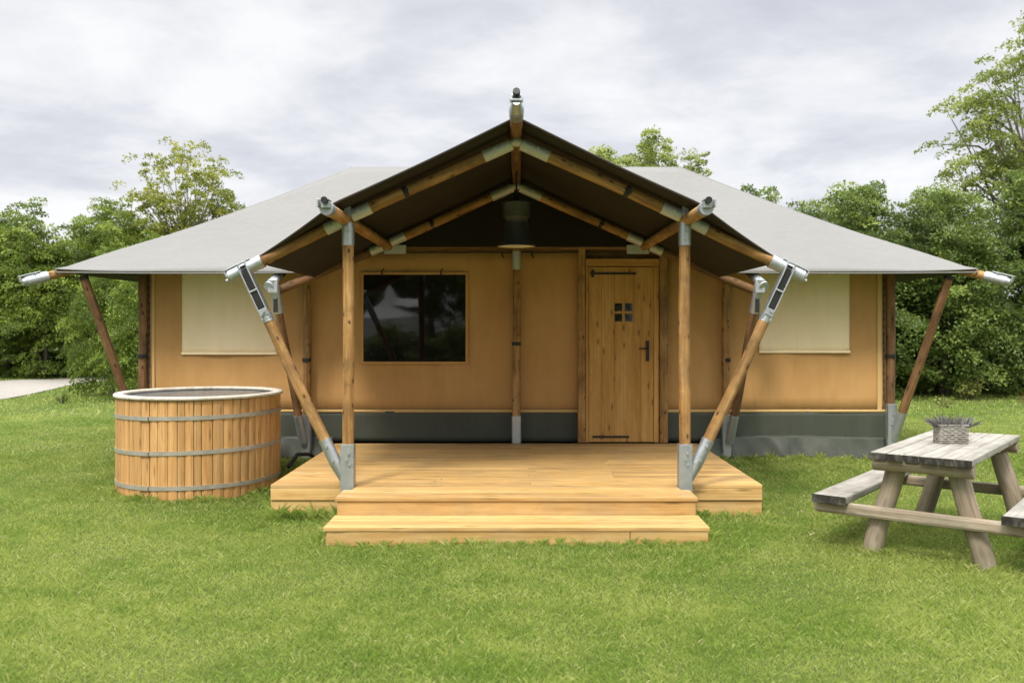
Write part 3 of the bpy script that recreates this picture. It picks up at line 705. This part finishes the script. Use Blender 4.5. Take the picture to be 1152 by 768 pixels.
for v in (-1, 1):
    for s in (-1, 1):
        tb('leg', M_LOG, lambda mb: mb.tube((s*.375, v*.66, -.03), (s*.20, v*.66, TT-.13), .068, .066, segs=8, wob=.008, n=16), .004)
    yb = v*.755
    tb('seat_beam', M_LOG, lambda mb: mb.box((0, v*.755, .325), (1.46, .06, .085), grain=0), .022)
    tb('top_cleat', M_LOG, lambda mb: mb.tube((-.315, v*.765, TT-.088), (.315, v*.765, TT-.088), .044, .044, segs=6, wob=.004, n=14), 0)

# planter on the table
planter = thing('planter_box', (3.205, 6.56, TT), 'small weathered box planter standing on the picnic table', 'planter', rz=R(-3)); planter.scale = (.86,.86,.92)
mb = MB()
for k in range(8):
    zc_ = .009+.017*k
    for sx in (-1, 1):
        for q in range(8):
            mb.box((-.105+.03*q, sx*(.064+.004*((q+k) % 2)), zc_+random.uniform(-.001,.001)), (.031, .010, .0155), grain=0)
        for q in range(4): mb.box((sx*(.118+.004*((q+k) % 2)), -.045+.03*q, zc_), (.010, .031, .0155), grain=1)
for sx in (-1, 1): mb.box((0, sx*.066, .143), (.25, .02, .012), grain=0); mb.box((sx*.118, 0, .1435), (.018, .12, .011), grain=1)
mb.box((0,0,.008),(.23,.12,.012)); mb.build('box', M_GREYWOOD, planter, world=False, bevel=.003)
mb = MB(); mb.box((0,0,.115),(.235,.118,.02)); mb.build('soil', plain('potting_soil', (.03,.022,.015), .9), planter, world=False)
M_HEATH = leafmat('heather_sprigs', (.06,.06,.05), (.16,.15,.14), (.28,.25,.26), .2)
vs=[]; fs=[]; tn=[]
for k in range(300):
    bx, by = random.uniform(-.13,.13), random.uniform(-.06,.06)
    h = random.uniform(.04,.115)*(1-.25*abs(bx)/.13); lx, ly = bx*.55+random.gauss(0,.022), by*.6+random.gauss(0,.022); a = random.uniform(0,6.28)
    w = random.uniform(.0025,.006); dx, dy = w*math.cos(a), w*math.sin(a); b=len(vs)
    vs += [(bx-dx,by-dy,.12),(bx+dx,by+dy,.12),(bx+lx*.6+dx*1.7,by+ly*.6+dy*1.7,.12+h*.7),(bx+lx,by+ly,.12+h)]
    fs += [b,b+1,b+2,b+3]; tn.append(min(1,max(0,random.gauss(.45,.25))))
me = raw_mesh('heather', vs, fs, 4, tn, M_HEATH)
hp = bpy.data.objects.new('heather_plant', me); COL.objects.link(hp); hp.location = (3.205, 6.56, TT); hp.rotation_euler = (0,0,R(-3)); hp.scale = (.9,.9,.95)
tag(hp, 'dry purple-grey heather growing in the box planter', 'plant')

# ------------------------------------------------------------------ foliage
M_LEAF = leafmat('hedge_leaves', (.04,.072,.010), (.14,.21,.028), (.30,.37,.060))
M_LEAF_R = leafmat('hazel_leaves', (.036,.062,.014), (.12,.18,.036), (.26,.33,.076))
M_LEAF_Y = leafmat('young_leaves', (.13,.17,.025), (.28,.32,.055), (.42,.41,.10), .45)
M_LEAF_L = leafmat('locust_leaves', (.10,.145,.025), (.23,.29,.055), (.37,.41,.12), .45)
def leaf_arrays(P, size, aspect=.55, up=.35):
    n=len(P); a=RNG.normal(size=(n,3)); a/=np.linalg.norm(a,axis=1,keepdims=True)
    nrm=RNG.normal(size=(n,3)); nrm[:,2]+=up*2; b=np.cross(nrm,a); b/=np.linalg.norm(b,axis=1,keepdims=True)+1e-9
    s=size[:,None]; vs=np.stack([P-a*s*.5, P+b*s*.5*aspect, P+a*s*.5, P-b*s*.5*aspect],1).reshape(-1,3)
    return vs, np.arange(n*4)
def dirs_all(g):
    o=g.copy(); o[:,2]=0; o+=RNG.normal(0,.15,o.shape)*np.array((1,1,0)); return o/(np.linalg.norm(o,axis=1,keepdims=True)+1e-6)
def make_tree(name, lobes, ncl, nlf, leaf, mat, bark, trunk, label, cat, group, sig=(.20,.11), shoots=0, nbranch=26, spread=.5, stems=1, rb=.03, pads=0):
    """lobes: (cx,cy,cz,rx,ry,rz); local coords, base at the origin"""
    root = thing(name, (0,0,0), label, cat, group)
    w = np.array([l[3]*l[4]*l[5] for l in lobes])**.66; w = w/w.sum(); cent=[]; dirs=[]
    for l, k in zip(lobes, RNG.multinomial(ncl, w)):
        d=RNG.normal(size=(k,3)); d/=np.linalg.norm(d,axis=1,keepdims=True)
        r=np.clip(RNG.normal(.84,.17,size=(k,1)),.25,1.10); lump=1+.16*np.sin(d[:,0:1]*5+l[0]*3)*np.sin(d[:,1:2]*4+1)+.12*np.sin(d[:,2:3]*7+l[1])
        cent.append(np.array(l[:3])+d*r*lump*np.array(l[3:])); dirs.append(d)
    cent=np.concatenate(cent); dirs=np.concatenate(dirs); ok=cent[:,2]>.15; cent=cent[ok]; dirs=dirs[ok]
    gd=dirs*.7+np.array((0,0,.75)); gd/=np.linalg.norm(gd,axis=1,keepdims=True)
    if shoots:
        top=np.argsort(-cent[:,2]-RNG.normal(0,.5,len(cent)))[:shoots]
        ex=[];ed=[]
        for i in top:
            hh=RNG.uniform(.25,.75)
            for q in range(3): ex.append(cent[i]+np.array((RNG.normal(0,.05),RNG.normal(0,.05),hh*(q+1)/3))); ed.append((0,0,1))
        cent=np.concatenate([cent,ex]); gd=np.concatenate([gd,ed])
    nc=len(cent); size_c=RNG.uniform(.7,1.25,nc)
    t=np.clip(RNG.normal(0,sig[0],size=(nc,nlf,1)),-1.9*sig[0],1.9*sig[0]); lat=np.clip(RNG.normal(0,1,size=(nc,nlf,3)),-1.8,1.8)*sig[1]
    if pads:
        # flat leafy sprays, tilted outwards, with air between them
        rr=np.sqrt(RNG.uniform(0,1,(nc,nlf)))*pads; an=RNG.uniform(0,6.283,(nc,nlf)); out=dirs_all(gd)
        px_=rr*np.cos(an); py_=rr*np.sin(an)*.75; side=np.stack([-out[:,1],out[:,0],np.zeros(nc)],1)
        off=px_[:,:,None]*out[:,None]+py_[:,:,None]*side[:,None]
        off[:,:,2]+=-.30*px_-.35*rr**2/pads+RNG.normal(0,.045,(nc,nlf))
        P=(cent[:,None]+off*size_c[:,None,None]).reshape(-1,3); t=np.zeros((nc,nlf,1))
    else: P=(cent[:,None]+(gd[:,None]*t+lat)*size_c[:,None,None]).reshape(-1,3)
    if shoots: pass
    tone=np.clip(.44+RNG.normal(0,.27,(nc,1))+RNG.normal(0,.13,(nc,nlf))+.18*t[:,:,0]/sig[0]*.5,0,1).ravel()
    sz=RNG.uniform(.65,1.25,len(P))*leaf
    keep=P[:,2]>.04; P=P[keep]; tone=tone[keep]; sz=sz[keep]
    vs,fs=leaf_arrays(P,sz,up=.9 if pads else .35)
    me=raw_mesh('crown',vs,fs,4,tone,mat); o=bpy.data.objects.new('crown',me); COL.objects.link(o); o.parent=root
    mb=MB(); th=trunk[1]
    for s_ in range(stems):
        ax=random.uniform(-.25,.25)*(stems>1); ay=random.uniform(-.25,.25)*(stems>1); lx=random.uniform(-.5,.5)*(stems>1); ly=random.uniform(-.4,.4)*(stems>1)
        mb.path_tube([(ax,ay,-.1),(ax*1.1+lx*.2,ay+ly*.2,th*.33),(ax+lx*.6+.05,ay+ly*.6,th*.66),(ax+lx,ay+ly,th)],[trunk[0],trunk[0]*.8,trunk[0]*.62,trunk[0]*.4],10)
    idx=RNG.choice(nc,min(nbranch,nc),replace=False)
    for i in idx:
        e=cent[i]; z0=min(th*RNG.uniform(.35,1.0),e[2]*.85); s0=np.array((0,0,z0)); mid=s0*.45+e*.55+np.array((RNG.normal(0,.1),RNG.normal(0,.1),.08*e[2]*RNG.uniform(-.3,.8)))
        mb.path_tube([s0,s0*.7+mid*.3+np.array((0,0,.03)),mid,mid*.45+e*.55,e],[rb,rb*.8,rb*.55,rb*.35,rb*.15],6)
    mb.build('trunk',bark,root,world=False)
    return root
def copy_tree(src, loc, rz, sc, label=None, group=None):
    r=src.copy(); COL.objects.link(r); r.location=loc; r.rotation_euler=(0,0,rz); r.scale=sc
    if label: r['label']=label
    if group: r['group']=group
    for ch in src.children:
        c=ch.copy(); COL.objects.link(c); c.parent=r
    return r
def place(o, x, y, rz=0, sc=(1,1,1)):
    o.location=(x,y,float(gz(x,y))-.03); o.rotation_euler=(0,0,rz); o.scale=sc
def on(x,y): return (x,y,float(gz(x,y))-.03)

GL='trees of the left hedge'; GR='trees of the right hedge'
bush_lobes=lambda h,w:[(0,0,h*.32,w,w*.9,h*.36),(w*.35,.1,h*.62,w*.72,w*.7,h*.34),(-w*.4,-.1,h*.58,w*.7,w*.7,h*.33),(.1,0,h*.80,w*.5,w*.5,h*.22)]
lt=make_tree('hedge_tree',bush_lobes(5.0,2.0),430,120,.100,M_LEAF,M_BARK,(.11,3.4),'bushy green hedge tree behind the gravel path at the far left edge',"tree",GL,sig=(.24,.16),shoots=10,stems=3,pads=.46)
place(lt,-15.6,27.2,0,(1,1,.92))
left=[(-13.3,28.6,1.2,(1,1,.98),'bushy green hedge tree directly behind the far end of the gravel path'),
      (-11.4,26.6,2.4,(.9,.9,.86),'lower green hedge tree in front of the thin yellow tree'),
      (-8.6,28.6,3.7,(1,1,.94),'dark green hedge tree whose tip shows just above the left slope of the roof'),
      (-17.8,29.5,4.4,(1,1,1.0),'green hedge tree cut off by the left edge of the photo, beyond the path'),
      (-14.6,31.5,5.0,(1.1,1.1,1.0),'back row green hedge tree filling the gap behind two bushy trees by the path'),
      (-14.2,26.4,3.0,(.8,.8,.84),'rounded green hedge tree at the far side of the gravel path, between two taller trees')]
for x,y,rz,sc,lb in left: copy_tree(lt,on(x,y),rz,sc,lb)
# nearer dark shrub at the end of the path
sh=make_tree('laurel_shrub',bush_lobes(3.0,1.35),300,90,.085,M_LEAF,M_BARK,(.06,1.8),'rounded dark green shrub beside the leaning corner brace, left of the hot tub','shrub',None,sig=(.2,.13),shoots=6,stems=3,pads=.36)
place(sh,-8.95,19.6,0,(.62,.62,.95))
copy_tree(sh,on(-7.9,18.6),2.0,(.6,.6,.8),'smaller dark green shrub behind the left corner post of the tent')
# thin airy tree
ay=make_tree('ash_tree',[(0,0,5.2,1.35,1.2,1.75),(.7,0,4.5,.9,.9,1.2),(-.85,.1,4.3,.8,.8,1.2),(0,0,3.2,1.6,1.4,1.0)],520,42,.092,M_LEAF_Y,M_TWIG,(.10,4.2),'thin airy tree with sparse yellow-green leaves and bare twigs above the left hedge','tree',None,sig=(.26,.11),shoots=0,nbranch=110,stems=3,rb=.026,pads=.19)
place(ay,-10.3,27.6,.4,(1.1,1.1,1.08))
# tree behind the roof
by=make_tree('ash_tree',[(0,0,6.0,1.5,1.3,1.05),(1.0,0,5.6,.9,.9,.8),(-.8,0,5.6,.9,.9,.9),(0,0,4.6,1.8,1.5,1.0)],420,60,.090,M_LEAF_L,M_TWIG,(.12,4.8),'leafy tree whose top shows above the roof ridge right of the porch gable','tree',None,sig=(.26,.10),shoots=30,nbranch=60,stems=2,pads=.22)
place(by,3.35,26.0,0,(1.25,1.1,.95))
# right hedge
rt=make_tree('hedge_tree',bush_lobes(4.6,1.75),460,125,.086,M_LEAF_R,M_BARK,(.09,3.0),'tall green hedge tree right behind the right corner brace of the tent','tree',GR,sig=(.22,.145),shoots=14,stems=3,pads=.38)
place(rt,7.4,19.6,.3,(1,1,.93))
right=[(9.6,19.9,1.5,(1,1,.92),'green hedge tree left of the picnic table planter, second from the right edge'),
       (11.9,20.1,2.7,(1.05,1.05,1.0),'green hedge tree at the right edge under the tall pale tree'),
       (5.9,21.4,4.0,(.95,.9,.96),'leftmost green tree of the right hedge, its tip just above the roof slope'),
       (8.4,22.6,5.3,(1,1,.98),'taller green hedge tree in the second row, above the right end of the eave'),
       (10.9,23.4,.9,(1,1,1.02),'taller green hedge tree in the second row, left of the tall pale tree'),
       (13.7,20.8,3.3,(1,1,1.0),'green hedge tree cut off by the right edge of the photo')]
for x,y,rz,sc,lb in right: copy_tree(rt,on(x,y),rz,sc,lb)
# tall pale tree at the right edge
ta=make_tree('locust_tree',[(0,0,7.4,2.1,1.9,1.9),(-1.6,0,6.2,1.1,1.1,.9),(1.4,0,6.4,1.3,1.3,1.2),(-.2,0,5.0,2.2,1.8,1.1),(.4,0,9.0,1.0,1.0,.9),(-1.3,0,7.6,.8,.8,.6)],330,90,.10,M_LEAF_L,M_TWIG,(.16,7.0),'tall light green tree with loose feathery crown at the right edge','tree',None,sig=(.30,.14),shoots=6,nbranch=90,rb=.045,pads=.42)
place(ta,14.0,24.2,.2,(1,1,1.0))
# low plants at the foot of the right hedge
M_RED = leafmat('reddish_leaves', (.10,.025,.02), (.22,.07,.04), (.30,.16,.06), .3)
M_YEL = leafmat('yellowish_leaves', (.10,.14,.02), (.22,.26,.05), (.36,.36,.10), .3)
def low_plant(name,x,y,w,h,n,leaf,mat,label,cat='plant'):
    root=thing(name,on(x,y),label,cat); mb=MB(); P=[]
    for k in range(max(6,n//14)):
        a=RNG.uniform(0,6.28); rr=w*.5*RNG.uniform(.1,1)**.6; hh=h*RNG.uniform(.55,1.1)*(1-.35*rr/(w*.5)); e=np.array((rr*math.cos(a),rr*math.sin(a)*.8,hh))
        mb.path_tube([(0,0,-.03),e*np.array((.45,.45,.6)),e],[.008,.006,.002],5)
        m_=n//max(6,n//14); t_=RNG.uniform(.3,1.0,(m_,1)); P.append(np.array((0,0,0))+e*np.array((1,1,1))*t_**np.array((1.4,1.4,.9))+RNG.normal(0,leaf*.6,(m_,3)))
    P=np.concatenate(P); P[:,2]=np.maximum(P[:,2],.03); n=len(P)
    vs,fs=leaf_arrays(P,RNG.uniform(.6,1.3,n)*leaf); tn=np.clip(RNG.normal(.5,.25,n),0,1)
    o=bpy.data.objects.new('foliage',raw_mesh('foliage',vs,fs,4,tn,mat)); COL.objects.link(o); o.parent=root
    mb.build('stem',M_TWIG,root,world=False); return root
low_plant('leafy_plant',9.35,18.3,.62,.62,420,.07,M_YEL,'small yellow-green leafy plant at the foot of the right hedge')
low_plant('leafy_plant',10.1,17.4,.5,.28,150,.06,M_RED,'reddish low plant in the grass in front of the right hedge, above the picnic table')
low_plant('leafy_plant',8.0,16.6,.5,.26,130,.06,M_YEL,'low weedy plant in the grass between the tent corner and the planter')
low_plant('leafy_plant',9.0,15.4,.35,.30,80,.05,M_RED,'clump of dark red flowers in the grass at the right edge')
low_plant('leafy_plant',-9.0,17.6,.5,.45,160,.06,M_LEAF,'small green weed at the lawn edge left of the hot tub')

# ------------------------------------------------------------------ grass
def blocked(x, y):
    b = (np.abs(x) < 2.06) & (y > 7.53) & (y < 10.4)
    b |= (np.abs(x) < 1.40) & (y > 6.54) & (y < 7.6)
    b |= ((x-TX)**2+(y-TY)**2 < (TR-.01)**2)
    b |= (np.abs(x) < 4.28) & (y > WY-.05) & (y < 14.4)
    yy = np.clip(y, 8.5, 30); xn = np.interp(yy, [q[1] for q in PATH_N], [q[0] for q in PATH_N]); xf = np.interp(yy, [q[1] for q in PATH_F], [q[0] for q in PATH_F])
    b |= (x < xn) & (x > xf-.0) & (y > 14) | ((x < xn) & (x > -40) & (y > 8.5) & (y < 23.6) & (y < np.interp(x, [-30,-22,-17.5,-15.2,-14.2], [14.5,19,22,23.6,24.6])))
    return b
X=[];Y=[];H=[];W=[]
for y0,y1,den,h,w in ((3.5,5.2,19000,.027,.0022),(5.2,7.2,13000,.028,.0027),(7.2,10.5,6500,.030,.0038),(10.5,15,2200,.032,.0075),(15,28,420,.045,.018)):
    wd=lambda y:.64*y+3.4
    n=int(den*(y1-y0)*(wd(y0)+wd(y1))); y=RNG.uniform(y0,y1,n); x=RNG.uniform(-1,1,n)*wd(y1)
    k=np.abs(x)<wd(y); x=x[k];y=y[k]; k=~blocked(x,y); x=x[k];y=y[k]
    patch=np.sin(x*2.1+1.7*np.sin(y*1.3))*np.sin(y*2.6+1.1*np.sin(x*1.9))
    X.append(x);Y.append(y);H.append(h*(1+.22*patch)*RNG.uniform(.45,1.3,len(x)));W.append(w*RNG.uniform(.7,1.3,len(x)))
# longer unmown tufts against the deck, the tub and the skirt
def edge(p,q,n,nrm,h):
    t=RNG.uniform(0,1,n); o_=np.abs(RNG.normal(0,.05,n)); x=p[0]+(q[0]-p[0])*t+nrm[0]*o_; y=p[1]+(q[1]-p[1])*t+nrm[1]*o_
    cl_=.65+.5*np.sin(t*37*abs(n)/900+1)*np.sin(t*13)
    X.append(x);Y.append(y);H.append(h*cl_*RNG.uniform(.4,1.25,n)*np.clip(1.2-o_*5,.4,1.2));W.append(RNG.uniform(.0025,.0042,n))
edge((-1.42,6.50),(1.42,6.50),3000,(0,-1),.06)
edge((-2.1,7.50),(-1.42,7.50),1300,(0,-1),.11); edge((1.42,7.50),(2.1,7.50),900,(0,-1),.07)
edge((-1.43,6.5),(-1.43,7.5),900,(-1,0),.09); edge((1.43,6.5),(1.43,7.5),900,(1,0),.07)
edge((2.09,7.5),(2.09,10.2),1400,(1,0),.07); edge((-2.09,7.5),(-2.09,10.2),1200,(-1,0),.10); edge((2.1,10.15),(4.3,10.15),1500,(0,-1),.07)
t=RNG.uniform(0,2*math.pi,3200); o_=np.abs(RNG.normal(0,.05,3200)); X.append(TX+(TR+.0+o_)*np.cos(t));Y.append(TY+(TR+o_)*np.sin(t));H.append((.050+.022*np.sin(t*9))*RNG.uniform(.4,1.3,3200));W.append(RNG.uniform(.0025,.0042,3200))
for (lx,ly) in ((-.335,-.66),(.335,-.66),(-.335,.66),(.335,.66)):
    c_,s_=math.cos(uang),math.sin(uang); px=3.187+c_*lx-s_*ly; py=6.53+s_*lx+c_*ly; n=420
    t=RNG.uniform(0,2*math.pi,n); o_=.07+np.abs(RNG.normal(0,.05,n)); X.append(px+o_*np.cos(t));Y.append(py+o_*np.sin(t));H.append(.055*RNG.uniform(.4,1.3,n));W.append(RNG.uniform(.002,.0032,n))
X=np.concatenate(X);Y=np.concatenate(Y);H=np.concatenate(H);W=np.concatenate(W); n=len(X)
Z=gz(X,Y)-.004; a=RNG.uniform(0,2*math.pi,n); la=RNG.uniform(0,2*math.pi,n); ln_=H*np.abs(RNG.normal(.55,.40,n))
dx,dy=W*.5*np.cos(a),W*.5*np.sin(a); lx,ly=ln_*np.cos(la),ln_*np.sin(la)
vs=np.stack([np.stack([X-dx,Y-dy,Z],1),np.stack([X+dx,Y+dy,Z],1),np.stack([X+lx*.35+dx*.8,Y+ly*.35+dy*.8,Z+H*.62],1),np.stack([X+lx,Y+ly,Z+H],1)],1).reshape(-1,3)
fl=np.arange(n*4); tone=np.clip(RNG.beta(2,2.6,n)+.35*(RNG.random(n)<.06),0,1)
go=bpy.data.objects.new('grass',raw_mesh('grass',vs,fl,4,tone,M_BLADE)); COL.objects.link(go); tag(go,'short mown green lawn grass',"grass",kind='stuff')

# ------------------------------------------------------------------ what stands behind the viewer (seen mirrored in the window)
wt=thing('white_tent',(-7.2,-30,0),'white peaked canvas tent mirrored in the dark porch window','tent')
mb=MB()
mb.lathe((-7.2,-30,0),[(1.75,2.15),(1.0,2.62),(.55,3.1),(.22,3.65),(0,4.05)],24)
mb.grid(lambda u,v:(-6.9+1.6*u,-29.2-1.6*v,3.35-.45*abs(2*v-1)-.12*math.sin(math.pi*u)),10,8)
mb.build('roof',M_SAIL,wt)
mb=MB(); mb.lathe((-7.2,-30,0),[(1.7,.0),(1.75,2.15)],24); mb.build('wall',M_SAIL,wt)
for px_,py_,h_ in ((-5.35,-29.25,2.9),(-5.35,-30.75,2.9),(-7.2,-30,4.15)):
    mb=MB(); mb.tube((px_,py_,0),(px_,py_,h_),.05); mb.build('pole',M_SAIL,wt)
GB='trees behind the viewer'
for i,(x,y,s) in enumerate(((-16,-35,1.8),(-12.5,-36,1.9),(-9,-35,1.8),(-5.5,-36,2.0),(-2,-35,1.9),(1.5,-36,1.9),(5,-35,1.8))):
    copy_tree(lt,on(x,y),i*1.3,(1,1,s),'dark tree of the row behind the viewer, seen only in the window reflection',GB)
for i,x in enumerate((-9,-6.6,-4.2,-1.8,.6,3)):
    copy_tree(sh,on(x,-10.8),i*1.1,(1,1,.5),'low dark hedge shrub behind the viewer, seen only in the window reflection','shrubs behind the viewer')
